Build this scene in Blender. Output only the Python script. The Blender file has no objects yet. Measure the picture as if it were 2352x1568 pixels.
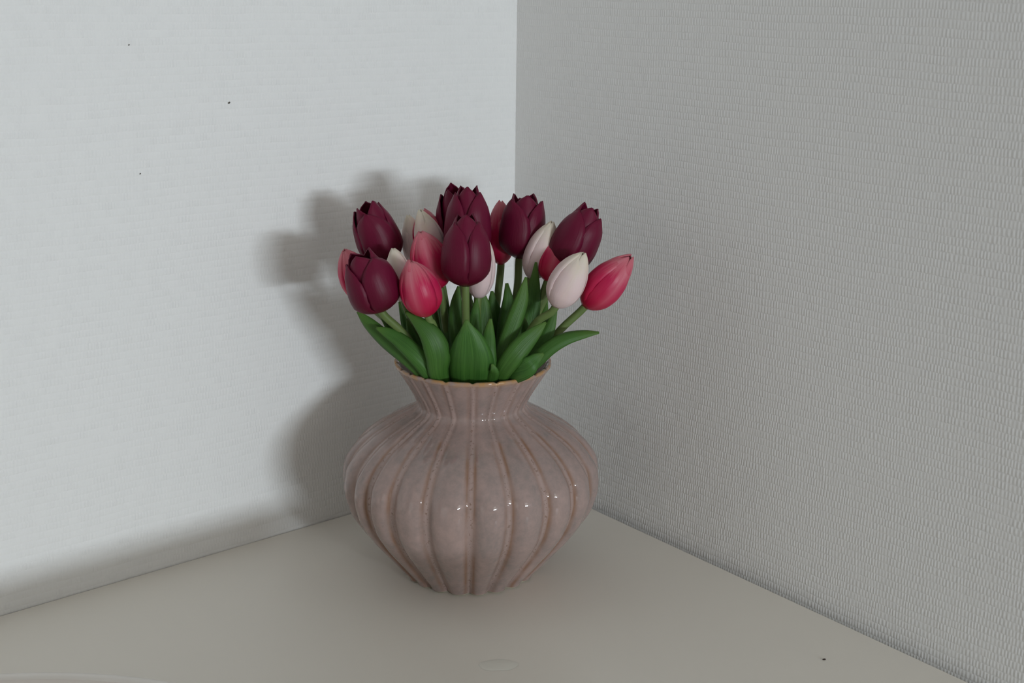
import bpy, bmesh, math, random
from mathutils import Vector, Matrix

random.seed(7)
S = bpy.context.scene
COL = S.collection
PI = math.pi

# ---------------------------------------------------------------- camera
CAM_LOC = Vector((-0.72067, -0.87611, 0.44774))
YAW, PITCH, ROLL = math.radians(39.713), math.radians(15.822), math.radians(0.7225)
fwd = Vector((math.sin(YAW) * math.cos(PITCH), math.cos(YAW) * math.cos(PITCH), -math.sin(PITCH)))
r0 = Vector((math.cos(YAW), -math.sin(YAW), 0.0))
u0 = r0.cross(fwd)
right = r0 * math.cos(ROLL) + u0 * math.sin(ROLL)
up = u0 * math.cos(ROLL) - r0 * math.sin(ROLL)
cam_data = bpy.data.cameras.new('camera')
cam = bpy.data.objects.new('camera', cam_data)
COL.objects.link(cam)
cam.matrix_world = Matrix(((right.x, up.x, -fwd.x, CAM_LOC.x), (right.y, up.y, -fwd.y, CAM_LOC.y),
                           (right.z, up.z, -fwd.z, CAM_LOC.z), (0, 0, 0, 1)))
cam_data.sensor_width = 22.3
cam_data.lens = 22.3 * 2904.87 / 2352
cam_data.clip_start = 0.02
cam_data.dof.use_dof = True
cam_data.dof.focus_distance = 0.93
cam_data.dof.aperture_fstop = 7.1
S.camera = cam

# ---------------------------------------------------------------- world, daylight, exposure
world = bpy.data.worlds.new('outdoors')
S.world = world
world.use_nodes = True
wbg = world.node_tree.nodes['Background']
wbg.inputs['Color'].default_value = (0.75, 0.86, 1.0, 1)
wbg.inputs['Strength'].default_value = 1.0

WIN_X0, WIN_X1 = -0.92, -0.14          # the window behind the photographer
WIN_Y = -3.40
SKY_Z0, SKY_Z1 = 0.335, 0.455          # the gap of bright daylight left under the lowered blind
BLIND_Z1 = 1.35


def area(name, x0, x1, z0, z1, y, watts, color, spread):
    d = bpy.data.lights.new(name, 'AREA')
    d.shape = 'RECTANGLE'
    d.size, d.size_y = x1 - x0, z1 - z0
    d.energy = watts
    d.color = color
    d.spread = math.radians(spread)
    o = bpy.data.objects.new(name, d)
    COL.objects.link(o)
    o.location = ((x0 + x1) / 2, y, (z0 + z1) / 2)
    o.rotation_euler = (math.radians(90), 0, 0)
    o.rotation_euler = (math.radians(-90), 0, math.radians(180))
    return o


area('window_daylight', WIN_X0, WIN_X1, SKY_Z0, SKY_Z1, WIN_Y + 0.012, 12.4, (0.84, 0.93, 1.0), 100)

S.view_settings.view_transform = 'Standard'
S.view_settings.look = 'None'
S.view_settings.exposure = 0.0
S.view_settings.gamma = 1.0
S.view_settings.use_curve_mapping = False
S.cycles.use_denoising = True
S.cycles.max_bounces = 10
S.cycles.diffuse_bounces = 6
S.cycles.sample_clamp_indirect = 6.0


# ---------------------------------------------------------------- helpers
def link(name, me, mats, parent=None, smooth=True):
    o = bpy.data.objects.new(name, me)
    COL.objects.link(o)
    for m in (mats if isinstance(mats, (list, tuple)) else [mats]):
        me.materials.append(m)
    if smooth:
        me.polygons.foreach_set('use_smooth', [True] * len(me.polygons))
    if parent:
        o.parent = parent
    return o


def pydata(name, verts, faces, mat, parent=None, smooth=True):
    me = bpy.data.meshes.new(name)
    me.from_pydata([tuple(v) for v in verts], [], faces)
    me.update()
    return link(name, me, mat, parent, smooth)


def from_bm(name, bm, mat, parent=None, smooth=False):
    bmesh.ops.recalc_face_normals(bm, faces=bm.faces)
    me = bpy.data.meshes.new(name)
    bm.to_mesh(me)
    bm.free()
    return link(name, me, mat, parent, smooth)


def empty(name, loc):
    o = bpy.data.objects.new(name, None)
    COL.objects.link(o)
    o.location = loc
    o.empty_display_size = 0.05
    return o


def tag(o, label, cat, group=None):
    o['label'] = label
    o['category'] = cat
    if group:
        o['group'] = group


def box(bm, x0, x1, y0, y1, z0, z1, bev=0.0):
    r = bmesh.ops.create_cube(bm, size=1.0)
    for v in r['verts']:
        v.co = Vector((x0 + (v.co.x + .5) * (x1 - x0), y0 + (v.co.y + .5) * (y1 - y0), z0 + (v.co.z + .5) * (z1 - z0)))
    if bev:
        es = list({e for v in r['verts'] for e in v.link_edges})
        bmesh.ops.bevel(bm, geom=es, offset=bev, segments=3, affect='EDGES', profile=0.5)


def box_obj(name, b, mat, parent=None, bev=0.0, kind=None):
    bm = bmesh.new()
    box(bm, *b, bev=bev)
    o = from_bm(name, bm, mat, parent, smooth=False)
    if kind:
        o['kind'] = kind
    return o


def catmull(pts, n):
    """pts: list of equal-length tuples; returns n+1 samples along a Catmull-Rom spline."""
    out = []
    m = len(pts) - 1
    for i in range(n + 1):
        t = i / n * m
        k = min(int(t), m - 1)
        f = t - k
        p1, p2 = pts[k], pts[k + 1]
        p0 = pts[k - 1] if k > 0 else tuple(2 * a - b for a, b in zip(p1, p2))
        p3 = pts[k + 2] if k + 2 <= m else tuple(2 * b - a for a, b in zip(p1, p2))
        out.append(tuple(0.5 * (2 * b + (c - a) * f + (2 * a - 5 * b + 4 * c - d) * f * f + (3 * b - a - 3 * c + d) * f ** 3)
                         for a, b, c, d in zip(p0, p1, p2, p3)))
    return out


def lerp(x, xs, ys):
    if x <= xs[0]:
        return ys[0]
    for a, b, c, d in zip(xs, xs[1:], ys, ys[1:]):
        if x <= b:
            f = (x - a) / (b - a)
            return c + (d - c) * f
    return ys[-1]


def smooth_lerp(x, xs, ys):
    """monotone cubic (Fritsch-Carlson)"""
    n = len(xs)
    d = [(ys[i + 1] - ys[i]) / (xs[i + 1] - xs[i]) for i in range(n - 1)]
    m = [d[0]] + [0 if d[i - 1] * d[i] <= 0 else 2 * d[i - 1] * d[i] / (d[i - 1] + d[i]) for i in range(1, n - 1)] + [d[-1]]
    if x <= xs[0]:
        return ys[0]
    if x >= xs[-1]:
        return ys[-1]
    for i in range(n - 1):
        if x <= xs[i + 1]:
            h = xs[i + 1] - xs[i]
            t = (x - xs[i]) / h
            return ((2 * t ** 3 - 3 * t * t + 1) * ys[i] + (t ** 3 - 2 * t * t + t) * h * m[i]
                    + (-2 * t ** 3 + 3 * t * t) * ys[i + 1] + (t ** 3 - t * t) * h * m[i + 1])


# ---------------------------------------------------------------- materials
class NT:
    def __init__(self, name, rough=0.5, spec=0.5):
        self.m = bpy.data.materials.new(name)
        self.m.use_nodes = True
        self.t = self.m.node_tree
        self.b = self.t.nodes['Principled BSDF']
        self.b.inputs['Roughness'].default_value = rough
        self.b.inputs['Specular IOR Level'].default_value = spec

    def n(self, typ, **kw):
        x = self.t.nodes.new(typ)
        for k, v in kw.items():
            setattr(x, k, v)
        return x

    def l(self, a, b):
        self.t.links.new(a, b)

    def put(self, sock, v):
        if hasattr(v, 'is_linked') or hasattr(v, 'links'):
            self.l(v, sock)
        else:
            sock.default_value = v

    def math(self, op, a, b=0.0, c=0.0):
        x = self.n('ShaderNodeMath', operation=op)
        for s, v in zip(x.inputs, (a, b, c)):
            self.put(s, v)
        return x.outputs[0]

    def noise(self, vec, scale, detail=2.0, rough=0.5):
        x = self.n('ShaderNodeTexNoise')
        x.inputs['Scale'].default_value = scale
        x.inputs['Detail'].default_value = detail
        x.inputs['Roughness'].default_value = rough
        if vec is not None:
            self.l(vec, x.inputs['Vector'])
        return x.outputs['Fac']

    def ramp(self, fac, stops):
        x = self.n('ShaderNodeValToRGB')
        e = x.color_ramp.elements
        while len(e) < len(stops):
            e.new(0.5)
        for k, (p, c) in enumerate(stops):
            e[k].position = p
            e[k].color = (*c, 1) if len(c) == 3 else c
        self.l(fac, x.inputs[0])
        return x.outputs[0]

    def mix(self, fac, a, b):
        x = self.n('ShaderNodeMix', data_type='RGBA')
        self.put(x.inputs[0], fac)
        for s, v in ((x.inputs[6], a), (x.inputs[7], b)):
            self.put(s, (*v, 1) if isinstance(v, tuple) and len(v) == 3 else v)
        return x.outputs[2]

    def comb(self, x, y, z):
        c = self.n('ShaderNodeCombineXYZ')
        for s, v in zip(c.inputs, (x, y, z)):
            self.put(s, v)
        return c.outputs[0]

    def bump(self, h, dist, strength=1.0):
        x = self.n('ShaderNodeBump')
        x.inputs['Distance'].default_value = dist
        x.inputs['Strength'].default_value = strength
        self.l(h, x.inputs['Height'])
        self.l(x.outputs[0], self.b.inputs['Normal'])

    def color(self, v):
        self.put(self.b.inputs['Base Color'], (*v, 1) if isinstance(v, tuple) else v)

    def attr(self, name):
        return self.n('ShaderNodeAttribute', attribute_name=name).outputs['Fac']

    def maprange(self, v, a, b, c, d):
        x = self.n('ShaderNodeMapRange')
        for s, q in zip(x.inputs, (v, a, b, c, d)):
            self.put(s, q)
        return x.outputs[0]


def wallpaper(name, axis, col):
    """painted woven glass-fibre wallcovering: short upright threads in rows, fine relief only"""
    k = NT(name, 0.62, 0.3)
    tc = k.n('ShaderNodeTexCoord')
    sp = k.n('ShaderNodeSeparateXYZ')
    k.l(tc.outputs['Object'], sp.inputs[0])
    u, v = sp.outputs[axis], sp.outputs[2]
    pu, pv = 0.0026, 0.0054
    wob = k.noise(tc.outputs['Object'], 9.0, 2.0)
    vr = k.math('ADD', k.math('DIVIDE', v, pv), k.math('MULTIPLY', wob, 1.1))
    row = k.math('FLOOR', vr)
    fv = k.math('SUBTRACT', vr, row)
    jit = k.noise(k.comb(k.math('MULTIPLY', u, 45.0), k.math('MULTIPLY', row, 3.71), 0.0), 1.0, 1.0)
    ph = k.math('ADD', k.math('ADD', k.math('DIVIDE', u, pu), k.math('MULTIPLY', row, 0.47)), k.math('MULTIPLY', jit, 2.6))
    th = k.math('MULTIPLY_ADD', k.math('COSINE', k.math('MULTIPLY', ph, 2 * PI)), 0.5, 0.5)
    env = k.math('POWER', k.math('SINE', k.math('MULTIPLY', fv, PI)), 0.7)
    amp = k.maprange(k.noise(k.comb(k.math('MULTIPLY', u, 90.0), k.math('MULTIPLY', row, 1.93), 0.0), 1.0, 2.0), 0.32, 0.66, 0.3, 1.0)
    h = k.math('MULTIPLY', k.math('MULTIPLY', th, env), amp)
    h = k.math('ADD', h, k.math('MULTIPLY', env, 0.38))
    h = k.math('ADD', h, k.math('MULTIPLY', k.noise(tc.outputs['Object'], 420.0, 3.0), 0.5))
    h = k.math('ADD', h, k.math('MULTIPLY', k.noise(tc.outputs['Object'], 60.0, 2.0), 0.9))
    k.bump(h, 0.00042, 0.85)
    tone = k.noise(tc.outputs['Object'], 2.2, 3.0)
    a = tuple(c * 0.975 for c in col)
    k.color(k.mix(tone, a, col))
    return k.m


def plain(name, col, rough=0.5, spec=0.5, var=0.04, scale=6.0, bump=0.0):
    k = NT(name, rough, spec)
    tc = k.n('ShaderNodeTexCoord')
    f = k.noise(tc.outputs['Object'], scale, 3.0)
    k.color(k.mix(f, tuple(c * (1 - var) for c in col), tuple(min(1, c * (1 + var)) for c in col)))
    if bump:
        k.bump(k.noise(tc.outputs['Object'], 350.0, 2.0), bump, 0.5)
    return k.m


WALL_L = wallpaper('wallpaper_left', 0, (0.865, 0.865, 0.855))
WALL_R = wallpaper('wallpaper_right', 1, (0.865, 0.865, 0.855))
WALL_DIM = plain('warm_wall_paint', (0.56, 0.54, 0.51), 0.7, 0.3)
CEIL = plain('ceiling_paint', (0.84, 0.83, 0.81), 0.8, 0.2)
PAINT = plain('cream_cabinet_paint', (0.80, 0.755, 0.68), 0.42, 0.45, 0.02, 5.0, 0.00006)
PAINT_BARE = plain('rubbed_cabinet_paint', (0.78, 0.755, 0.68), 0.35, 0.5, 0.02)
TRAY = plain('blush_tray_lacquer', (0.77, 0.70, 0.64), 0.4, 0.5, 0.02)
RIMLIT = plain('lit_tray_rim', (0.86, 0.82, 0.77), 0.35, 0.5, 0.01)  # paler than the tray, paints in the light caught on its raised edge
FRAME = plain('white_window_paint', (0.8, 0.8, 0.78), 0.4, 0.5)
METAL = plain('brushed_knob_metal', (0.5, 0.48, 0.45), 0.35, 0.8)
CRUMB = plain('dark_crumb', (0.03, 0.015, 0.012), 0.8, 0.2)
SPECK = plain('grey_speck', (0.12, 0.11, 0.10), 0.8, 0.2)


def wood_floor():
    k = NT('oak_floor', 0.45, 0.5)
    tc = k.n('ShaderNodeTexCoord')
    mp = k.n('ShaderNodeMapping')
    mp.inputs['Scale'].default_value = (1.0, 12.0, 1.0)
    k.l(tc.outputs['Object'], mp.inputs[0])
    k.color(k.ramp(k.noise(mp.outputs[0], 4.0, 5.0), [(0.3, (0.20, 0.15, 0.11)), (0.7, (0.30, 0.23, 0.17))]))
    return k.m


FLOOR = wood_floor()


def blind_mat(name, glow):
    k = NT(name, 0.9, 0.1)
    k.color((0.7, 0.68, 0.62))
    k.b.inputs['Emission Color'].default_value = (1.0, 0.98, 0.94, 1)
    k.b.inputs['Emission Strength'].default_value = glow
    return k.m


BLIND = blind_mat('backlit_blind_cloth', 2.4)
FILL_SHEER = blind_mat('fill_glow_curtain', 0.6)  # emission added to raise the room's ambient light


def glass_mat():
    k = NT('window_glass', 0.0, 0.5)
    k.b.inputs['Transmission Weight'].default_value = 1.0
    k.color((1.0, 1.0, 1.0))
    return k.m


GLASS = glass_mat()


def glaze_mat():
    """mauve-grey stoneware glaze; it breaks pinker over the ribs and pools rust brown beside them, with crease shade painted in"""
    k = NT('mauve_glaze', 0.055, 0.5)
    tc = k.n('ShaderNodeTexCoord')
    o = tc.outputs['Object']
    mpv = k.n('ShaderNodeMapping')
    mpv.inputs['Scale'].default_value = (1.0, 1.0, 0.45)
    k.l(o, mpv.inputs[0])
    big = k.noise(mpv.outputs[0], 48.0, 5.0, 0.65)
    fine = k.noise(o, 190.0, 3.0, 0.7)
    base = k.ramp(k.math('ADD', k.math('MULTIPLY', big, 0.62), k.math('MULTIPLY', fine, 0.38)),
                  [(0.36, (0.265, 0.215, 0.198)), (0.5, (0.335, 0.250, 0.228)), (0.64, (0.395, 0.285, 0.256))])
    rib = k.attr('rib')
    pool_shade = k.attr('pool_shade')
    lip = k.attr('lip')
    c = k.mix(k.math('MULTIPLY', rib, 0.6), base, (0.41, 0.295, 0.265))
    pit = k.maprange(k.noise(o, 520.0, 1.0), 0.60, 0.68, 0.0, 0.6)
    c = k.mix(k.math('MULTIPLY', pit, rib), c, (0.16, 0.085, 0.05))
    pf = k.math('MULTIPLY', pool_shade, k.maprange(k.noise(o, 34.0, 3.0), 0.36, 0.62, 0.25, 0.95))
    c = k.mix(pf, c, (0.235, 0.11, 0.05))
    lf = k.math('MULTIPLY', lip, k.maprange(k.noise(o, 150.0, 3.0), 0.36, 0.60, 0.10, 1.0))
    c = k.mix(lf, c, (0.46, 0.245, 0.08))
    k.color(c)
    k.bump(k.math('ADD', k.noise(o, 60.0, 2.0), k.math('MULTIPLY', pit, k.math('MULTIPLY', rib, -0.6))), 0.0005, 0.35)
    return k.m


GLAZE = glaze_mat()
CLAY = plain('bare_clay_foot', (0.46, 0.42, 0.33), 0.8, 0.3)


def petal_mat(name, low, mid, high, rib_col, rib_amt, rough, spec, sss=0.0, streak=0.25):
    k = NT(name, rough, spec)
    uv = k.n('ShaderNodeUVMap').outputs[0]
    sp = k.n('ShaderNodeSeparateXYZ')
    k.l(uv, sp.inputs[0])
    u, v = sp.outputs[0], sp.outputs[1]
    tc = k.n('ShaderNodeTexCoord')
    grain = k.noise(k.comb(k.math('MULTIPLY', u, 26.0), k.math('MULTIPLY', v, 2.2), 0.0), 1.0, 3.0, 0.6)
    blot = k.noise(tc.outputs['Object'], 90.0, 2.0)
    vv = k.math('ADD', v, k.math('MULTIPLY', k.math('SUBTRACT', grain, 0.5), streak))
    c = k.ramp(vv, [(0.05, low), (0.62, mid), (0.98, high)])
    rib = k.math('POWER', k.math('SUBTRACT', 1.0, k.math('MINIMUM', k.math('ABSOLUTE', k.math('MULTIPLY', k.math('SUBTRACT', u, 0.5), 5.0)), 1.0)), 1.6)
    c = k.mix(k.math('MULTIPLY', k.math('MULTIPLY', rib, rib_amt), k.maprange(v, 0.15, 0.7, 0.25, 1.0)), c, rib_col)
    c = k.mix(k.math('MULTIPLY', blot, 0.22), c, mid)
    k.color(c)
    k.b.inputs['Sheen Weight'].default_value = 0.0
    if sss:
        k.b.inputs['Subsurface Weight'].default_value = sss
        k.b.inputs['Subsurface Radius'].default_value = (0.004, 0.002, 0.0015)
        k.b.inputs['Subsurface Scale'].default_value = 0.4
    k.bump(grain, 0.00035, 0.5)
    return k.m


PETAL = {
    'dark': petal_mat('burgundy_petal', (0.085, 0.002, 0.014), (0.118, 0.004, 0.026), (0.140, 0.005, 0.030), (0.16, 0.008, 0.04), 0.25, 0.45, 0.22),
    'pink': petal_mat('pink_petal', (0.43, 0.003, 0.038), (0.50, 0.013, 0.078), (0.60, 0.19, 0.22), (0.66, 0.24, 0.29), 0.6, 0.40, 0.35, 0.0, 0.5),
    'white': petal_mat('blush_petal', (0.74, 0.56, 0.56), (0.76, 0.60, 0.59), (0.75, 0.69, 0.55), (0.70, 0.60, 0.44), 0.35, 0.5, 0.3, 0.15),
}


def leaf_mat():
    k = NT('tulip_leaf', 0.46, 0.3)
    uv = k.n('ShaderNodeUVMap').outputs[0]
    sp = k.n('ShaderNodeSeparateXYZ')
    k.l(uv, sp.inputs[0])
    u, v = sp.outputs[0], sp.outputs[1]
    tc = k.n('ShaderNodeTexCoord')
    vein = k.noise(k.comb(k.math('MULTIPLY', u, 22.0), k.math('MULTIPLY', v, 1.3), 0.0), 1.0, 2.0, 0.6)
    oi = k.n('ShaderNodeObjectInfo').outputs['Random']
    c = k.ramp(k.math('ADD', k.math('MULTIPLY', vein, 0.7), k.math('MULTIPLY', k.noise(tc.outputs['Object'], 40.0, 2.0), 0.3)),
               [(0.3, (0.026, 0.092, 0.014)), (0.7, (0.068, 0.185, 0.032))])
    c = k.mix(k.math('MULTIPLY', oi, 0.30), c, (0.060, 0.125, 0.018))
    c = k.mix(k.maprange(v, 0.72, 1.0, 0.0, 0.40), c, (0.13, 0.22, 0.035))
    k.color(c)
    k.bump(vein, 0.0005, 0.5)
    return k.m


LEAF = leaf_mat()
STEM = plain('tulip_stem', (0.125, 0.185, 0.052), 0.5, 0.4, 0.12, 60.0)

# ---------------------------------------------------------------- the room
TABLE_H = 0.93
FZ, CZ = -TABLE_H, 1.62
XW = 0.008


def structure(name, b, mat):
    return box_obj(name, b, mat, kind='structure')


wl = structure('wall_left', (-4.1, XW + 0.1, 0.0, 0.1, FZ, CZ), WALL_L)
wr = structure('wall_right', (XW, XW + 0.1, -3.5, 0.0, FZ, CZ), WALL_R)
W2 = (-2.75, -0.95, -0.25, 1.25)       # unseen window added for ambient fill, on the far side wall: y0, y1, z0, z1
bm = bmesh.new()
box(bm, -4.1, -4.0, -3.5, W2[0], FZ, CZ)
box(bm, -4.1, -4.0, W2[1], 0.0, FZ, CZ)
box(bm, -4.1, -4.0, W2[0], W2[1], FZ, W2[2])
box(bm, -4.1, -4.0, W2[0], W2[1], W2[3], CZ)
from_bm('wall_side', bm, WALL_DIM)['kind'] = 'structure'
structure('floor', (-4.1, XW + 0.1, -3.5, 0.1, FZ - 0.1, FZ), FLOOR)
structure('ceiling', (-4.1, XW + 0.1, -3.5, 0.1, CZ, CZ + 0.1), CEIL)
bm = bmesh.new()
wx0, wx1, wz0, wz1 = WIN_X0 - 0.05, WIN_X1 + 0.05, SKY_Z0 - 0.05, BLIND_Z1 + 0.06
box(bm, -4.0, wx0, -3.5, WIN_Y, FZ, CZ)
box(bm, wx1, XW, -3.5, WIN_Y, FZ, CZ)
box(bm, wx0, wx1, -3.5, WIN_Y, FZ, wz0)
box(bm, wx0, wx1, -3.5, WIN_Y, wz1, CZ)
from_bm('wall_back', bm, WALL_DIM)['kind'] = 'structure'
fill_win = empty('fill_window', (-4.0, (W2[0] + W2[1]) / 2, W2[2]))
fill_win['kind'] = 'structure'
bm = bmesh.new()
for y0, y1, z0, z1 in ((W2[0], W2[0] + 0.05, W2[2], W2[3]), (W2[1] - 0.05, W2[1], W2[2], W2[3]),
                       (W2[0] + 0.05, W2[1] - 0.05, W2[2], W2[2] + 0.05), (W2[0] + 0.05, W2[1] - 0.05, W2[3] - 0.05, W2[3])):
    box(bm, -4.075, -4.02, y0, y1, z0, z1)
f2 = from_bm('window_frame', bm, FRAME, fill_win)
f2.matrix_parent_inverse = Matrix.Translation(-Vector(fill_win.location))
box_obj('pane', (-4.055, -4.049, W2[0] + 0.05, W2[1] - 0.05, W2[2] + 0.05, W2[3] - 0.05), GLASS, fill_win).matrix_parent_inverse = Matrix.Translation(-Vector(fill_win.location))
# sheer curtain, gathered in soft folds, glowing by itself as added room fill
cv, cf = [], []
for i in range(121):
    y = W2[0] - 0.06 + (W2[1] - W2[0] + 0.12) * i / 120
    dx = 0.012 * math.sin(i * 0.85) + 0.006 * math.sin(i * 2.1 + 1)
    cv += [(-3.965 + dx, y, W2[2] - 0.08), (-3.965 + dx, y, W2[3] + 0.06)]
for i in range(120):
    cf.append((2 * i, 2 * i + 2, 2 * i + 3, 2 * i + 1))
cu = pydata('curtain', cv, cf, FILL_SHEER, fill_win)
cu.matrix_parent_inverse = Matrix.Translation(-Vector(fill_win.location))
win = empty('window_1', ((wx0 + wx1) / 2, WIN_Y, wz0))
win['kind'] = 'structure'


def win_part(name, b, mat, parent=win):
    o = box_obj(name, b, mat)
    o.parent = parent
    o.matrix_parent_inverse = Matrix.Translation(-Vector(win.location))
    return o


bm = bmesh.new()
box(bm, wx0, WIN_X0, -3.47, WIN_Y - 0.002, wz0, wz1)
box(bm, WIN_X1, wx1, -3.47, WIN_Y - 0.002, wz0, wz1)
box(bm, WIN_X0, WIN_X1, -3.47, WIN_Y - 0.002, wz0, SKY_Z0)
box(bm, WIN_X0, WIN_X1, -3.47, WIN_Y - 0.002, BLIND_Z1 + 0.01, wz1)
fr = from_bm('window_frame', bm, FRAME, win)
fr.matrix_parent_inverse = Matrix.Translation(-Vector(win.location))
win_part('pane', (WIN_X0, WIN_X1, -3.452, -3.446, SKY_Z0, BLIND_Z1), GLASS)
win_part('blind', (WIN_X0, WIN_X1, WIN_Y - 0.012, WIN_Y - 0.009, SKY_Z1, BLIND_Z1), BLIND)
win_part('window_sill', (wx0 - 0.04, wx1 + 0.04, WIN_Y, WIN_Y + 0.12, wz0 - 0.035, wz0 - 0.005), FRAME)


def wall_speck(x, z, r):
    bm = bmesh.new()
    bmesh.ops.create_icosphere(bm, subdivisions=2, radius=r)
    for v in bm.verts:
        v.co = Vector((v.co.x * 1.3 + x, v.co.y * 0.35 - 0.0001, v.co.z + z + 0.3 * (v.co.x)))
    o = from_bm('speck', bm, SPECK, wl, smooth=True)


wall_speck(-0.2718, 0.3587, 0.0008)
wall_speck(-0.3452, 0.3115, 0.0005)
wall_speck(-0.3470, 0.4025, 0.0005)

# ---------------------------------------------------------------- the dresser
FRONT = -0.60
dresser = empty('dresser', (-0.50, -0.30, FZ))
tag(dresser, 'cream painted dresser top filling the corner under the vase', 'dresser')


def dpart(name, b, mat=PAINT, bev=0.0, parent=None):
    o = box_obj(name, b, mat, parent or dresser, bev=bev)
    o.matrix_parent_inverse = Matrix.Translation(-Vector(dresser.location))
    return o


dpart('top', (-1.0, 0.0, FRONT, -0.0008, -0.022, 0.0), bev=0.0012)
dpart('side_panel', (-0.985, -0.967, FRONT + 0.01, -0.01, FZ, -0.022))
dpart('side_panel', (-0.033, -0.015, FRONT + 0.01, -0.01, FZ, -0.022))
dpart('back_panel', (-0.967, -0.033, -0.02, -0.01, FZ + 0.06, -0.022))
for i in range(3):
    z0 = FZ + 0.08 + i * 0.272
    d = dpart('drawer', (-0.963, -0.037, FRONT - 0.012, FRONT + 0.30, z0, z0 + 0.262), bev=0.002)
    for x in (-0.75, -0.25):
        bm = bmesh.new()
        prof = [(0.000, 0.006), (0.010, 0.006), (0.014, 0.014), (0.022, 0.016), (0.026, 0.010), (0.027, 0.0005)]
        rings = []
        for py, pr in prof:
            rings.append([bm.verts.new((x + pr * math.cos(a * PI / 8), FRONT - 0.012 - py, z0 + 0.13 + pr * math.sin(a * PI / 8))) for a in range(16)])
        for A, B_ in zip(rings, rings[1:]):
            for a in range(16):
                bm.faces.new((A[a], A[(a + 1) % 16], B_[(a + 1) % 16], B_[a]))
        kn = from_bm('knob', bm, METAL, d, smooth=True)
        kn.matrix_parent_inverse = Matrix.Identity(4)

# a rubbed, slightly blistered patch of the paint near the front
bm = bmesh.new()
bx, by = -0.2336, -0.2796
rings = []
rr = random.Random(3)
for j in range(6):
    q = 1 - j / 6
    ring = []
    for a in range(20):
        t = a / 20 * 2 * PI
        w = 1 + 0.10 * math.sin(2 * t + 1) + 0.05 * math.sin(5 * t)
        lx, ly = 0.0125 * q * w * math.cos(t), 0.0085 * q * w * math.sin(t)
        ring.append(bm.verts.new((bx + lx * 0.77 + ly * 0.64, by - lx * 0.64 + ly * 0.77,
                                  0.0001 + 0.0005 * (1 - q ** 2) + rr.uniform(0, 0.00022) * (j > 0))))
    rings.append(ring)
for A, B_ in zip(rings, rings[1:]):
    for a in range(20):
        bm.faces.new((A[a], A[(a + 1) % 20], B_[(a + 1) % 20], B_[a]))
bm.faces.new(rings[-1])
pb = from_bm('paint_blister', bm, PAINT_BARE, dresser, smooth=True)
pb.matrix_parent_inverse = Matrix.Translation(-Vector(dresser.location))
pb['label'] = 'small blistered patch in the cream paint'

# dark crumb on the dresser
bm = bmesh.new()
bmesh.ops.create_icosphere(bm, subdivisions=2, radius=1.0)
for v in bm.verts:
    n = 1 + 0.15 * math.sin(7 * v.co.x + 3 * v.co.y)
    lx, ly = 0.0014 * v.co.x * n, 0.0006 * v.co.y * n
    v.co = Vector((lx * 0.86 - ly * -0.5 - 0.0525, -lx * 0.5 + ly * 0.86 - 0.4139, 0.0005 * v.co.z + 0.0005))
crumb = from_bm('crumb', bm, CRUMB, smooth=True)
tag(crumb, 'tiny dark brown crumb lying on the dresser near the right wall', 'crumb')

# unseen low box, added to cast the shadow along the foot of the left wall
sbox = empty('shadow_caster_box', (-0.480, -0.560, 0.0))
tag(sbox, 'unseen low cream box added to cast the shadow along the wall foot', 'box')
for nm, b_, bv in (('box_body', (-0.232, 0.232, -0.032, 0.032, 0.0, 0.066), 0.003), ('lid', (-0.235, 0.235, -0.035, 0.035, 0.066, 0.084), 0.003)):
    box_obj(nm, b_, PAINT, sbox, bev=bv)

# round tray, only its far edge reaches into the picture
tray = empty('round_tray', (-0.655, -0.331, 0.0))
tag(tray, 'large round off-white tray with raised edge at the lower left corner', 'tray')
TR = 0.2905
prof_floor = [(0.0005, 0.0010), (0.10, 0.0010), (TR - 0.012, 0.0010), (TR - 0.009, 0.0012)]
prof_rim = [(TR - 0.009, 0.0012), (TR - 0.0075, 0.0024), (TR - 0.005, 0.0028), (TR - 0.002, 0.0022), (TR, 0.0004), (TR - 0.012, 0.0001)]


def lathe(name, prof, seg, mat, parent):
    vs, fs = [], []
    for r, z in prof:
        for a in range(seg):
            vs.append((r * math.cos(2 * PI * a / seg), r * math.sin(2 * PI * a / seg), z))
    for i in range(len(prof) - 1):
        for a in range(seg):
            b = (a + 1) % seg
            fs.append((i * seg + a, i * seg + b, (i + 1) * seg + b, (i + 1) * seg + a))
    return pydata(name, vs, fs, mat, parent)


lathe('tray_floor', prof_floor, 160, TRAY, tray)
lathe('tray_rim', prof_rim, 200, RIMLIT, tray)

# ---------------------------------------------------------------- the vase
VX, VY = -0.15565, -0.14664
vase = empty('ribbed_vase', (VX, VY, 0.0))
tag(vase, 'round mauve glazed ceramic vase with raised vertical ribs and flared neck', 'vase')
PROF_Z = [0.000, 0.004, 0.012, 0.025, 0.042, 0.060, 0.078, 0.090, 0.102, 0.113, 0.122, 0.129, 0.1335, 0.1375, 0.142, 0.150, 0.162, 0.1690]
PROF_R = [0.0515, 0.0535, 0.0600, 0.0705, 0.0840, 0.0945, 0.0985, 0.0970, 0.0900, 0.0785, 0.0645, 0.0520, 0.0445, 0.0413, 0.0428, 0.0472, 0.0545, 0.0592]
FACE = math.atan2(CAM_LOC.y - VY, CAM_LOC.x - VX)          # azimuth that looks towards the room
# rib azimuths, degrees from FACE (positive = to the right): uneven, as thrown by hand
RIBS = [-64.5, -51.7, -36.8, -19.9, -0.4, 16.7, 34.6, 51.3]
left_over = 360 - (51.3 + 64.5)
m_ = 14
for i in range(1, m_):
    RIBS.append(51.3 + left_over * i / m_ + random.uniform(-1.2, 1.2))
RIBS.sort()
NR = len(RIBS)
PER = 22
angs = []
for i in range(NR):
    a = RIBS[i]
    b = RIBS[(i + 1) % NR] + (360 if i == NR - 1 else 0)
    for j in range(PER):
        angs.append((a, b, j / PER))


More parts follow.
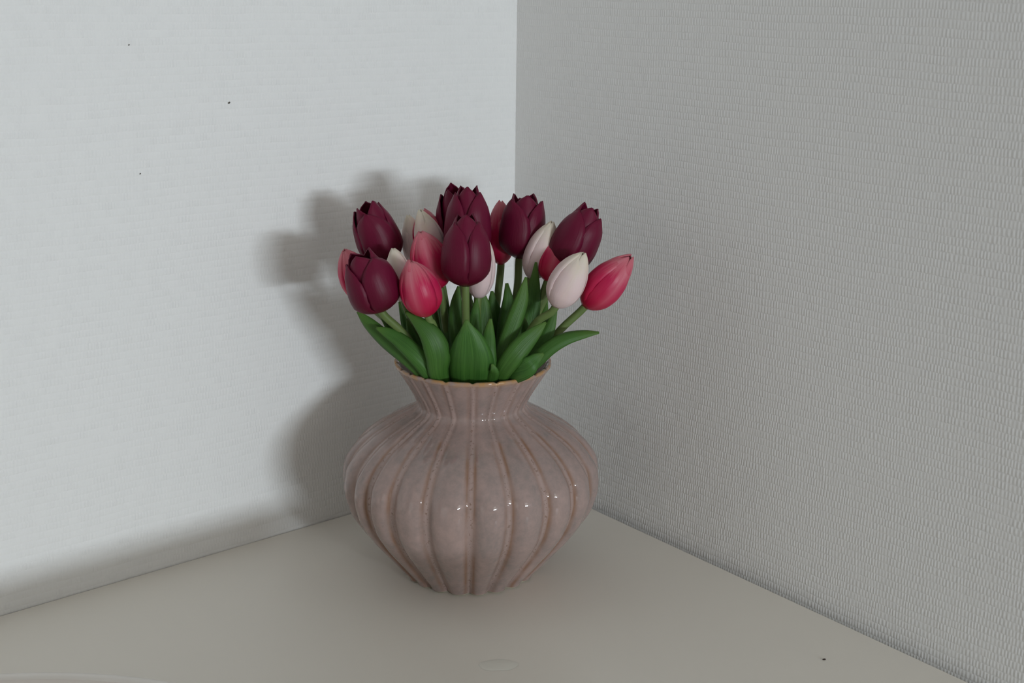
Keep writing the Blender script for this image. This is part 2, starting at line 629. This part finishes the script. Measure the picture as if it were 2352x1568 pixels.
def lean(z):
    return right * (0.0020 * max(0.0, z / 0.17))


def vase_surface(z, R, inner=False, rib_scale=1.0):
    """one ring of the ribbed wall: positions and the rib / pool masks"""
    row, ribm, pool_shade = [], [], []
    for a, b, s in angs:
        th = a + (b - a) * s
        span = math.radians(b - a) * R
        x = s * span                                   # metres from the left rib
        d = min(x, span - x)
        wr_ = 0.0016 if R > 0.055 else 0.0014
        g = math.exp(-(d / wr_) ** 2)
        bulge = 1 - abs(2 * s - 1) ** 2.6
        amp = lerp(z, [0.0, 0.01, 0.05, 0.09, 0.125, 0.14, 0.17], [0.0058, 0.0066, 0.0088, 0.0080, 0.0031, 0.0018, 0.0012])
        hgt = lerp(z, [0.0, 0.01, 0.05, 0.09, 0.125, 0.14, 0.165, 0.17], [0.0010, 0.0020, 0.0030, 0.0031, 0.0026, 0.0022, 0.0017, 0.0005])
        dr = 0.0 if inner else rib_scale * (amp * (bulge - 0.80) + hgt * g)
        az = FACE + math.radians(th)
        rr_ = R + dr
        L = lean(z)
        row.append((rr_ * math.cos(az) + L.x, rr_ * math.sin(az) + L.y, z))
        ribm.append(g)
        # rust glaze on both flanks of each rib, deepened to paint in crease shade
        pool_shade.append(max(math.exp(-((span - x - 0.0029) / 0.0013) ** 2) * (0.85 if th < 0 else 0.45), (0.45 if th < 0 else 0.85) * math.exp(-((x - 0.0029) / 0.0013) ** 2)) * (1.0 if z < 0.125 else 0.45) if not inner else 0.0)
    return row, ribm, pool_shade


def ring_mesh(name, rings, mat, parent, attrs, cap=None):
    n = len(angs)
    vs = [p for r in rings for p in r]
    fs = []
    for i in range(len(rings) - 1):
        for a in range(n):
            b = (a + 1) % n
            fs.append((i * n + a, i * n + b, (i + 1) * n + b, (i + 1) * n + a))
    if cap is not None:
        fs.append(tuple(range(cap * n, cap * n + n)))
    me = bpy.data.meshes.new(name)
    me.from_pydata(vs, [], fs)
    for nm, vals in attrs.items():
        at_ = me.attributes.new(nm, 'FLOAT', 'POINT')
        at_.data.foreach_set('value', [v for r in vals for v in r])
    me.update()
    return link(name, me, mat, parent)


zs = [0.0016 + (0.1690 - 0.0016) * i / 120 for i in range(121)]
rings, ribs_, pool_shades_, lips_ = [], [], [], []
for z in zs:
    R = smooth_lerp(z, PROF_Z, PROF_R)
    row, rb, pl = vase_surface(z, R)
    rings.append(row)
    ribs_.append(rb)
    pool_shades_.append(pl)
    lips_.append([max(0.0, (z - 0.1670) / 0.0020) * 0.5] * len(row))
ring_mesh('body', rings, GLAZE, vase, {'rib': ribs_, 'pool_shade': pool_shades_, 'lip': lips_})
# lip: rounded edge and the inside of the neck, one piece with the glaze turned tan on the edge
rings, ribs_, pool_shades_, lips_ = [], [], [], []
for z, R, lipv, isc in [(0.1690, 0.0592, 0.5, 1.0), (0.1702, 0.0597, 0.9, 0.8), (0.1710, 0.0592, 1.0, 0.5), (0.1713, 0.0580, 0.6, 0.2),
                        (0.1706, 0.0566, 0.2, 0.0), (0.1680, 0.0548, 0.0, 0.0), (0.162, 0.0505, 0.0, 0.0), (0.153, 0.0440, 0.0, 0.0),
                        (0.145, 0.0390, 0.0, 0.0), (0.137, 0.0372, 0.0, 0.0), (0.128, 0.0420, 0.0, 0.0), (0.115, 0.068, 0.0, 0.0),
                        (0.09, 0.090, 0.0, 0.0), (0.04, 0.078, 0.0, 0.0), (0.006, 0.045, 0.0, 0.0)]:
    row, rb, pl = vase_surface(min(z, 0.169), R, inner=isc == 0.0, rib_scale=isc)
    row = [(p[0], p[1], z + 0.0011 * (0.5 - g) * (1 if z > 0.165 else 0)) for p, g in zip(row, rb)]
    rings.append(row)
    ribs_.append([g * (0.5 if isc else 0.0) for g in rb])
    pool_shades_.append([0.0] * len(row))
    lips_.append([lipv] * len(row))
# keep the seam with the body exact
rings[0] = [p for p in vase_surface(0.1690, smooth_lerp(0.1690, PROF_Z, PROF_R))[0]]
rim = ring_mesh('rim', rings, GLAZE, vase, {'rib': ribs_, 'pool_shade': pool_shades_, 'lip': lips_}, cap=len(rings) - 1)
rim['label'] = 'lip where the glaze turns tan gold'
rings = []
for z, k_ in [(0.0026, 0.985), (0.0, 0.965), (0.0, 0.80)]:
    row, _, _ = vase_surface(0.0016, smooth_lerp(0.0016, PROF_Z, PROF_R))
    rings.append([(p[0] * k_, p[1] * k_, z) for p in row])
ft = ring_mesh('foot', rings, CLAY, vase, {}, cap=2)
ft['label'] = 'thin unglazed clay foot'

# ---------------------------------------------------------------- the tulips
TULIPS = [
    dict(kind='dark', label='dark burgundy tulip leaning left at the upper left edge of the bouquet',
         base=(-0.1919, -0.0905, 0.2422), tip=(-0.2094, -0.0864, 0.2888), rad=0.01705, open=0.62, roll=5,
         stem=[(-0.1502, -0.154, 0.03), (-0.1693, -0.1281, 0.135), (-0.1805, -0.113, 0.184)],
         leaves=[([(-0.175, -0.1257, 0.138, 0.006), (-0.1814, -0.1188, 0.1786, 0.01), (-0.1812, -0.1124, 0.1909, 0.0073), (-0.183, -0.111, 0.1995, 0.001)], (-0.5563, -0.7876, 0.2649), 0, 0, 0.2)]),
    dict(kind='dark', label='dark burgundy tulip hanging furthest left, lowest of the burgundy ones',
         base=(-0.2319, -0.1418, 0.221), tip=(-0.2471, -0.1357, 0.2647), rad=0.01884, open=0.55, roll=50,
         stem=[(-0.1437, -0.1466, 0.03), (-0.1856, -0.1468, 0.135), (-0.21, -0.147, 0.1927)],
         leaves=[([(-0.1858, -0.154, 0.138, 0.0069), (-0.2058, -0.1588, 0.1707, 0.0114), (-0.2169, -0.1517, 0.1841, 0.0114), (-0.2247, -0.1348, 0.1958, 0.0127), (-0.2315, -0.1226, 0.2068, 0.0095), (-0.2364, -0.116, 0.2157, 0.0019)], (-0.5352, -0.7998, 0.2718), 0, 35, 0.16)]),
    dict(kind='pink', label='pink tulip peeking out behind the leftmost burgundy tulip',
         base=(-0.215, -0.0973, 0.2169), tip=(-0.2306, -0.0909, 0.2568), rad=0.01298, open=0.1, roll=10,
         stem=[(-0.146, -0.1518, 0.03), (-0.1798, -0.1337, 0.135), (-0.1996, -0.1231, 0.1889)],
         leaves=[]),
    dict(kind='dark', label='dark burgundy tulip at the top, half hidden behind the tallest burgundy one',
         base=(-0.1408, -0.1135, 0.2403), tip=(-0.1469, -0.1149, 0.2995), rad=0.01631, open=0.6, roll=20,
         stem=[(-0.1583, -0.1502, 0.03), (-0.149, -0.1379, 0.135), (-0.1436, -0.1307, 0.1817)],
         leaves=[]),
    dict(kind='dark', label='tallest burgundy tulip, at the top centre above the front burgundy one',
         base=(-0.158, -0.1447, 0.2453), tip=(-0.1571, -0.1454, 0.3053), rad=0.01705, open=0.42, roll=55,
         stem=[(-0.1556, -0.1467, 0.03), (-0.1558, -0.1466, 0.135), (-0.1558, -0.1465, 0.1874)],
         leaves=[([(-0.1531, -0.139, 0.138, 0.0108), (-0.1523, -0.1365, 0.1776, 0.018), (-0.1449, -0.1296, 0.1957, 0.0154), (-0.1437, -0.1306, 0.2164, 0.0017)], (-0.59, -0.765, 0.2583), 0, 0, 0.2)]),
    dict(kind='dark', label='upright burgundy tulip front and centre with a shiny left petal',
         base=(-0.1831, -0.1759, 0.2388), tip=(-0.1817, -0.1744, 0.291), rad=0.01765, open=0.36, roll=66,
         stem=[(-0.1502, -0.1409, 0.03), (-0.1692, -0.1611, 0.135), (-0.1803, -0.1729, 0.209)],
         leaves=[([(-0.175, -0.1709, 0.138, 0.016), (-0.1861, -0.1849, 0.1707, 0.0332), (-0.1913, -0.1924, 0.1892, 0.0317), (-0.1933, -0.1934, 0.2037, 0.021), (-0.1943, -0.1926, 0.2132, 0.0086), (-0.1947, -0.1922, 0.2189, 0.0015)], (-0.5882, -0.7615, 0.2722), 8, 5, 0.18),
                 ([(-0.1747, -0.16, 0.138, 0.0073), (-0.1811, -0.1645, 0.1924, 0.0121), (-0.1814, -0.1617, 0.2084, 0.0105), (-0.1797, -0.1605, 0.2227, 0.0076), (-0.1778, -0.1607, 0.2348, 0.0013)], (-0.5849, -0.7737, 0.2434), 0, 0, 0.2),
                 ([(-0.1676, -0.1753, 0.138, 0.006), (-0.1758, -0.1949, 0.1762, 0.0101), (-0.1763, -0.1945, 0.1952, 0.0106), (-0.1762, -0.1946, 0.2065, 0.0078), (-0.1753, -0.1953, 0.2172, 0.0016)], (-0.6016, -0.753, 0.2665), -10, 0, 0.2)]),
    dict(kind='dark', label='burgundy tulip with wide open jagged top and a bare stem, right of centre',
         base=(-0.115, -0.1544, 0.2468), tip=(-0.1085, -0.1533, 0.2947), rad=0.01763, open=0.84, roll=72,
         stem=[(-0.163, -0.1439, 0.03), (-0.1372, -0.1534, 0.135), (-0.1221, -0.1589, 0.2154)],
         leaves=[([(-0.1405, -0.1592, 0.138, 0.0087), (-0.1355, -0.1634, 0.1808, 0.0145), (-0.1336, -0.1623, 0.2008, 0.0125), (-0.1315, -0.1615, 0.2173, 0.0079), (-0.1317, -0.16, 0.2305, 0.002)], (-0.6173, -0.7487, 0.2414), 0, 0, 0.2)]),
    dict(kind='dark', label='burgundy tulip leaning right, above the blush white front bud',
         base=(-0.1035, -0.1899, 0.2442), tip=(-0.0871, -0.2036, 0.2903), rad=0.01741, open=0.42, roll=62,
         stem=[(-0.1637, -0.14, 0.03), (-0.1356, -0.1633, 0.135), (-0.1192, -0.1769, 0.2016)],
         leaves=[([(-0.1339, -0.1688, 0.138, 0.0071), (-0.121, -0.182, 0.1826, 0.0118), (-0.1141, -0.1811, 0.2, 0.0092), (-0.1116, -0.1832, 0.2187, 0.0013)], (-0.635, -0.7277, 0.2593), 0, 0, 0.2)]),
    dict(kind='pink', label='bright pink closed tulip low at the front left, above the large leaf',
         base=(-0.2097, -0.1668, 0.2191), tip=(-0.2216, -0.1634, 0.2603), rad=0.01446, open=0.12, roll=-8,
         stem=[(-0.1453, -0.1424, 0.03), (-0.1815, -0.1573, 0.135), (-0.2027, -0.1661, 0.204)],
         leaves=[([(-0.1844, -0.1583, 0.138, 0.0087), (-0.2048, -0.1666, 0.1726, 0.0145), (-0.2163, -0.1613, 0.1896, 0.0138), (-0.2232, -0.149, 0.1994, 0.0107), (-0.2287, -0.1405, 0.2043, 0.0069), (-0.2327, -0.1347, 0.2069, 0.0013)], (-0.5435, -0.7944, 0.2713), 0, 10, 0.16),
                 ([(-0.183, -0.1613, 0.138, 0.0086), (-0.2025, -0.1717, 0.1727, 0.0144), (-0.2073, -0.1765, 0.1916, 0.0187), (-0.2116, -0.173, 0.206, 0.0155), (-0.2179, -0.1639, 0.2163, 0.0074), (-0.2221, -0.1565, 0.2218, 0.0012)], (-0.565, -0.7803, 0.2682), -10, -5, 0.2)]),
    dict(kind='pink', label='pink tulip with paler tip between the bright pink and front burgundy ones',
         base=(-0.1854, -0.148, 0.2318), tip=(-0.1959, -0.1392, 0.2744), rad=0.01427, open=0.12, roll=5,
         stem=[(-0.1504, -0.1464, 0.03), (-0.1687, -0.1473, 0.135), (-0.1793, -0.1478, 0.1984)],
         leaves=[([(-0.1724, -0.1522, 0.138, 0.007), (-0.178, -0.1541, 0.1861, 0.0116), (-0.1795, -0.1502, 0.2023, 0.011), (-0.1813, -0.1461, 0.2184, 0.0077), (-0.1819, -0.1443, 0.2303, 0.001)], (-0.5762, -0.7797, 0.245), 0, 0, 0.2)]),
    dict(kind='pink', label='pink tulip mostly hidden behind the cream bud at upper left',
         base=(-0.1577, -0.1059, 0.2377), tip=(-0.1657, -0.0993, 0.2822), rad=0.01365, open=0.12, roll=30,
         stem=[(-0.1555, -0.1525, 0.03), (-0.1561, -0.1319, 0.135), (-0.1565, -0.1199, 0.185)],
         leaves=[([(-0.166, -0.1283, 0.138, 0.008), (-0.1695, -0.1222, 0.1773, 0.0134), (-0.1691, -0.116, 0.1914, 0.0114), (-0.1681, -0.1103, 0.2039, 0.0013)], (-0.5666, -0.7808, 0.2633), 0, 0, 0.2)]),
    dict(kind='white', label='cream white bud in front of a pink one, left of the top burgundy tulips',
         base=(-0.1715, -0.127, 0.2426), tip=(-0.1813, -0.1189, 0.2853), rad=0.01103, open=0.1, roll=0,
         stem=[(-0.1544, -0.1505, 0.03), (-0.1587, -0.1369, 0.135), (-0.1613, -0.129, 0.1878)],
         leaves=[]),
    dict(kind='white', label='pale blush bud at the back, right beside the upper left burgundy tulip',
         base=(-0.1665, -0.0986, 0.2335), tip=(-0.1713, -0.0882, 0.2752), rad=0.0097, open=0.1, roll=30,
         stem=[(-0.1553, -0.1541, 0.03), (-0.1566, -0.1279, 0.135), (-0.1575, -0.1126, 0.1818)],
         leaves=[([(-0.1865, -0.1497, 0.138, 0.0046), (-0.1976, -0.1508, 0.1721, 0.0077), (-0.2037, -0.1457, 0.1887, 0.0077), (-0.2073, -0.1427, 0.2002, 0.0057), (-0.2099, -0.1406, 0.2111, 0.001)], (-0.5527, -0.7896, 0.2665), 10, 0, 0.2)]),
    dict(kind='white', label='small blush white bud squeezed between the left burgundy and bright pink tulips',
         base=(-0.2079, -0.1357, 0.2229), tip=(-0.2113, -0.1264, 0.2613), rad=0.01015, open=0.1, roll=5,
         stem=[(-0.1466, -0.1484, 0.03), (-0.1782, -0.1422, 0.135), (-0.1966, -0.1386, 0.1909)],
         leaves=[([(-0.1854, -0.1379, 0.138, 0.005), (-0.2041, -0.1324, 0.1857, 0.0084), (-0.2127, -0.1253, 0.2, 0.0071), (-0.2185, -0.1204, 0.2085, 0.001)], (-0.5405, -0.799, 0.2637), 0, 10, 0.2),
                 ([(-0.1847, -0.1359, 0.138, 0.0039), (-0.1981, -0.1309, 0.1809, 0.0065), (-0.2004, -0.1251, 0.2019, 0.0062), (-0.2026, -0.1206, 0.2188, 0.001)], (-0.5499, -0.7938, 0.2598), 20, 0, 0.2)]),
    dict(kind='white', label='blush white bud half hidden behind the front centre burgundy tulip',
         base=(-0.1637, -0.1659, 0.2247), tip=(-0.1572, -0.1649, 0.2708), rad=0.01051, open=0.1, roll=-8,
         stem=[(-0.154, -0.1429, 0.03), (-0.1598, -0.1561, 0.135), (-0.1632, -0.1638, 0.1992)],
         leaves=[([(-0.1704, -0.1685, 0.138, 0.0061), (-0.1753, -0.1758, 0.194, 0.0102), (-0.175, -0.1748, 0.2069, 0.0101), (-0.1734, -0.1748, 0.2181, 0.0063), (-0.1725, -0.1756, 0.2275, 0.0009)], (-0.5956, -0.7634, 0.25), 15, 5, 0.25),
                 ([(-0.1599, -0.1645, 0.138, 0.0089), (-0.1614, -0.1705, 0.187, 0.0148), (-0.1602, -0.1689, 0.2032, 0.0135), (-0.1595, -0.1668, 0.2176, 0.0103), (-0.1602, -0.165, 0.2295, 0.0038)], (-0.6013, -0.76, 0.2466), 0, 0, 0.2)]),
    dict(kind='pink', label='red pink tulip at the back between the top and the open burgundy tulips',
         base=(-0.1164, -0.1337, 0.2387), tip=(-0.1168, -0.1334, 0.2875), rad=0.0117, open=0.2, roll=10,
         stem=[(-0.1625, -0.1481, 0.03), (-0.1384, -0.1431, 0.135), (-0.1243, -0.1401, 0.2154)],
         leaves=[([(-0.1393, -0.1505, 0.138, 0.0088), (-0.1338, -0.1518, 0.1848, 0.0147), (-0.1337, -0.1493, 0.2015, 0.0126), (-0.134, -0.1464, 0.213, 0.0073), (-0.134, -0.1451, 0.2219, 0.0017)], (-0.6077, -0.756, 0.2432), 0, 0, 0.2),
                 ([(-0.1392, -0.1408, 0.138, 0.0089), (-0.1337, -0.1389, 0.1784, 0.0148), (-0.1309, -0.1347, 0.1945, 0.0121), (-0.1266, -0.1318, 0.2072, 0.0017)], (-0.6014, -0.7561, 0.2582), 0, 0, 0.2)]),
    dict(kind='white', label='blush white bud leaning right between two burgundy tulips on the right',
         base=(-0.1177, -0.1717, 0.2341), tip=(-0.1063, -0.1812, 0.278), rad=0.01138, open=0.1, roll=15,
         stem=[(-0.1624, -0.1424, 0.03), (-0.1387, -0.1572, 0.135), (-0.1248, -0.1658, 0.1933)],
         leaves=[([(-0.1401, -0.1735, 0.138, 0.0074), (-0.1338, -0.1843, 0.1888, 0.0123), (-0.1288, -0.1845, 0.2082, 0.013), (-0.1258, -0.1844, 0.2277, 0.0097), (-0.1235, -0.1837, 0.2497, 0.0013)], (-0.6339, -0.737, 0.2345), 0, 0, 0.2),
                 ([(-0.1502, -0.1772, 0.138, 0.0092), (-0.1475, -0.1924, 0.1763, 0.0154), (-0.1442, -0.1926, 0.1941, 0.0134), (-0.1418, -0.192, 0.2052, 0.0077), (-0.1417, -0.1907, 0.2145, 0.001)], (-0.6235, -0.7369, 0.2613), 0, 0, 0.2)]),
    dict(kind='pink', label='crimson bud barely showing between the two blush buds on the right',
         base=(-0.1149, -0.187, 0.2346), tip=(-0.104, -0.1896, 0.2686), rad=0.01066, open=0.12, roll=0,
         stem=[(-0.1628, -0.1393, 0.03), (-0.1378, -0.165, 0.135), (-0.1232, -0.1801, 0.203)],
         leaves=[]),
    dict(kind='white', label='blush white bud at the front right beside the rightmost pink tulip',
         base=(-0.1303, -0.2132, 0.2229), tip=(-0.1149, -0.2259, 0.263), rad=0.01315, open=0.1, roll=0,
         stem=[(-0.1588, -0.1354, 0.03), (-0.1477, -0.1747, 0.135), (-0.1411, -0.1977, 0.2014)],
         leaves=[([(-0.1666, -0.1756, 0.138, 0.0045), (-0.1743, -0.1961, 0.1716, 0.0075), (-0.1769, -0.2018, 0.1801, 0.0056), (-0.1781, -0.2008, 0.1853, 0.0012)], (-0.5998, -0.7437, 0.2952), 0, 0, 0.2),
                 ([(-0.1642, -0.1764, 0.138, 0.0042), (-0.1692, -0.1939, 0.1714, 0.007), (-0.164, -0.1956, 0.1916, 0.0104), (-0.1567, -0.1978, 0.2105, 0.0119), (-0.1494, -0.1986, 0.2274, 0.0101), (-0.1453, -0.1982, 0.2441, 0.0013)], (-0.6174, -0.7425, 0.2597), 15, -15, 0.2),
                 ([(-0.1636, -0.1766, 0.138, 0.0075), (-0.1693, -0.1982, 0.1726, 0.0125), (-0.1667, -0.2089, 0.1887, 0.015), (-0.158, -0.2123, 0.1993, 0.014), (-0.1488, -0.2148, 0.2074, 0.0087), (-0.1416, -0.2168, 0.2138, 0.0012)], (-0.6218, -0.7335, 0.2745), 0, -10, 0.18),
                 ([(-0.1601, -0.1773, 0.138, 0.0105), (-0.163, -0.1973, 0.1711, 0.0175), (-0.1592, -0.2165, 0.1833, 0.015), (-0.1518, -0.2188, 0.189, 0.0081), (-0.1458, -0.2199, 0.1918, 0.0016)], (-0.6272, -0.7247, 0.2853), 0, 0, 0.15)]),
    dict(kind='pink', label='bright pink tulip leaning furthest right out of the bouquet',
         base=(-0.1034, -0.2161, 0.2194), tip=(-0.0783, -0.2369, 0.2574), rad=0.01401, open=0.12, roll=20,
         stem=[(-0.1619, -0.1364, 0.03), (-0.1399, -0.1722, 0.135), (-0.1229, -0.1999, 0.1914)],
         leaves=[([(-0.1504, -0.1772, 0.138, 0.0069), (-0.1465, -0.1995, 0.1729, 0.0115), (-0.1362, -0.2044, 0.1904, 0.0115), (-0.1283, -0.2057, 0.2043, 0.0083), (-0.1225, -0.2067, 0.2211, 0.0013)], (-0.6389, -0.7231, 0.2626), 20, -10, 0.2),
                 ([(-0.1562, -0.1776, 0.138, 0.0068), (-0.1566, -0.2, 0.1726, 0.0114), (-0.15, -0.2111, 0.1833, 0.0113), (-0.1399, -0.2182, 0.1953, 0.011), (-0.1283, -0.2239, 0.2021, 0.0101), (-0.1148, -0.23, 0.2044, 0.0069), (-0.1059, -0.2348, 0.2043, 0.0019)], (-0.6476, -0.713, 0.2686), 0, 40, 0.25)]),
]


def tube(name, pts, radii, mat, parent, seg=12):
    vs, fs = [], []
    n = len(pts)
    T0 = None
    nrm = None
    for i, p in enumerate(pts):
        T = (Vector(pts[min(i + 1, n - 1)]) - Vector(pts[max(i - 1, 0)])).normalized()
        if nrm is None:
            nrm = T.orthogonal().normalized()
        nrm = (nrm - T * nrm.dot(T)).normalized()
        bn = T.cross(nrm)
        for a in range(seg):
            t = 2 * PI * a / seg
            vs.append(Vector(p) + (nrm * math.cos(t) + bn * math.sin(t)) * radii[i])
    for i in range(n - 1):
        for a in range(seg):
            b = (a + 1) % seg
            fs.append((i * seg + a, i * seg + b, (i + 1) * seg + b, (i + 1) * seg + a))
    fs.append(tuple(range(seg))[::-1])
    fs.append(tuple(range((n - 1) * seg, n * seg)))
    return pydata(name, vs, fs, mat, parent)


def grid_surface(name, P, UV, mat, parent, thick):
    """P[i][j] points, UV[i][j]; a thin solid blade"""
    ni, nj = len(P), len(P[0])
    vs = [p for r in P for p in r]
    fs = [(i * nj + j, i * nj + j + 1, (i + 1) * nj + j + 1, (i + 1) * nj + j) for i in range(ni - 1) for j in range(nj - 1)]
    me = bpy.data.meshes.new(name)
    me.from_pydata([tuple(v) for v in vs], [], fs)
    uvl = me.uv_layers.new(name='UVMap')
    flat = [q for r in UV for q in r]
    for lp in me.loops:
        uvl.data[lp.index].uv = flat[lp.vertex_index]
    me.update()
    o = link(name, me, mat, parent)
    s = o.modifiers.new('thickness', 'SOLIDIFY')
    s.thickness = thick
    s.offset = 0.0
    return o


def make_leaf(root, pts, facing, tw0, tw1, cup):
    n, m = 22, 9
    sp = catmull(pts, n)
    V = Vector(facing)
    P, UV = [], []
    rl = random.Random(int(abs(pts[0][0]) * 1e5) + int(pts[-1][2] * 1e5))
    wave = rl.uniform(0, 6)
    org = Vector(root.location)
    for i, q in enumerate(sp):
        p = Vector(q[:3])
        w = max(q[3], 0.0006)
        T = (Vector(sp[min(i + 1, n)][:3]) - Vector(sp[max(i - 1, 0)][:3])).normalized()
        s0 = T.cross(V).normalized()
        nv = s0.cross(T).normalized()
        if nv.dot(V) < 0:
            nv = -nv
        f = i / n
        tw = math.radians(tw0 + (tw1 - tw0) * f)
        s = s0 * math.cos(tw) + nv * math.sin(tw)
        nn = nv * math.cos(tw) - s0 * math.sin(tw)
        row, ruv = [], []
        for j in range(m):
            u = 2 * j / (m - 1) - 1
            crease = 0.05 * math.exp(-(u / 0.18) ** 2)
            off = -cup * u * u - crease + 0.03 * math.sin(wave + 7 * f + 2 * u) * abs(u)
            row.append(p + s * (u * w / 2) + nn * (off * w) - org)
            ruv.append((j / (m - 1), f))
        P.append(row)
        UV.append(ruv)
    return grid_surface('leaf', P, UV, LEAF, root, 0.0007)


def make_bud(root, t, rng):
    base, tip = Vector(t['base']), Vector(t['tip'])
    ax = (tip - base)
    Ln = ax.length
    ax.normalize()
    e1 = (right - ax * right.dot(ax)).normalized()
    e2 = ax.cross(e1)
    R = t['rad']
    op = t['open']
    kind = t['kind']
    org = Vector(root.location)
    nv, nu = 20, 11
    if kind == 'dark':
        pv = [0.0, 0.04, 0.12, 0.26, 0.40, 0.58, 0.76, 0.90, 1.0]
        pr = [0.16, 0.42, 0.74, 0.97, 1.0, 0.95, 0.78 + 0.14 * op, 0.50 + 0.36 * op, 0.30 + 0.55 * op]
    else:
        pv = [0.0, 0.04, 0.12, 0.25, 0.42, 0.60, 0.76, 0.90, 1.0]
        pr = [0.16, 0.40, 0.68, 0.92, 1.0, 0.93, 0.74, 0.44, 0.10]
    for k in range(6):
        outer = k % 2 == 0
        phi0 = math.radians(t['roll'] + 60 * k - 90 + rng.uniform(-6, 6))
        sc = 1.0 if outer else (0.84 if kind == 'dark' else 0.90)
        hl = ((0.91 if kind == 'dark' else 0.98) if outer else (1.005 if kind == 'dark' else 1.0)) * rng.uniform(0.96, 1.02)
        flare = rng.uniform(-0.02, 0.12) * (1.0 if kind == 'dark' else 0.25)
        P, UV = [], []
        for i in range(nv + 1):
            v = i / nv
            Rv = smooth_lerp(v, pv, pr) * R * sc * (1 + flare * v * v) * (1 if outer or kind != 'dark' else 1 - 0.22 * max(0.0, v - 0.4) / 0.6)
            # petal width (arc length, half) narrowing to a point
            wf = lerp(v, [0, .1, .3, .5, .68, .82, .92, .975, 1.0],
                      [.42, .76, 1.02, 1.05, .93, .68, .37, .16, .02] if kind == 'dark' else [.42, .74, 1.0, 1.02, .92, .72, .47, .24, .03])
            ha = min(wf * R * 1.12 / max(Rv, R * 0.22), math.radians(74))
            row, ruv = [], []
            for j in range(nu):
                u = 2 * j / (nu - 1) - 1
                a = phi0 + u * ha
                crease = (0.045 if kind != 'dark' else 0.028) * math.exp(-(u / 0.16) ** 2) * min(1, v * 3)
                edge = -0.07 * u * u + 0.04 * u * min(1.0, v * 2.5)
                rr = Rv * (1 + edge - crease) + R * 0.02 * (1 - abs(u))
                zz = Ln * hl * v - Ln * 0.012 * u * u * v + Ln * 0.006 * math.sin(9 * u + k * 2 + 5 * v) * v
                row.append(base + e1 * (rr * math.cos(a)) + e2 * (rr * math.sin(a)) + ax * zz - org)
                ruv.append((j / (nu - 1), v))
            P.append(row)
            UV.append(ruv)
        grid_surface('petal', P, UV, PETAL[kind], root, 0.0007)


for ti, t in enumerate(TULIPS):
    rng = random.Random(100 + ti)
    root = empty('tulip', t['stem'][0])
    tag(root, t['label'], 'tulip', 'tulips in the vase')
    org = Vector(root.location)
    base, tip = Vector(t['base']), Vector(t['tip'])
    ax = (tip - base).normalized()
    ctrl = [tuple(p) for p in t['stem']] + [tuple(base - ax * 0.004), tuple(base + ax * 0.004)]
    pts = [Vector(p) - org for p in catmull(ctrl, 26)]
    rad = [0.0029 + (0.0008 if i > 24 else 0.0) for i in range(27)]
    tube('stem', pts, rad, STEM, root)
    make_bud(root, t, rng)
    for lf in t['leaves']:
        make_leaf(root, *lf)
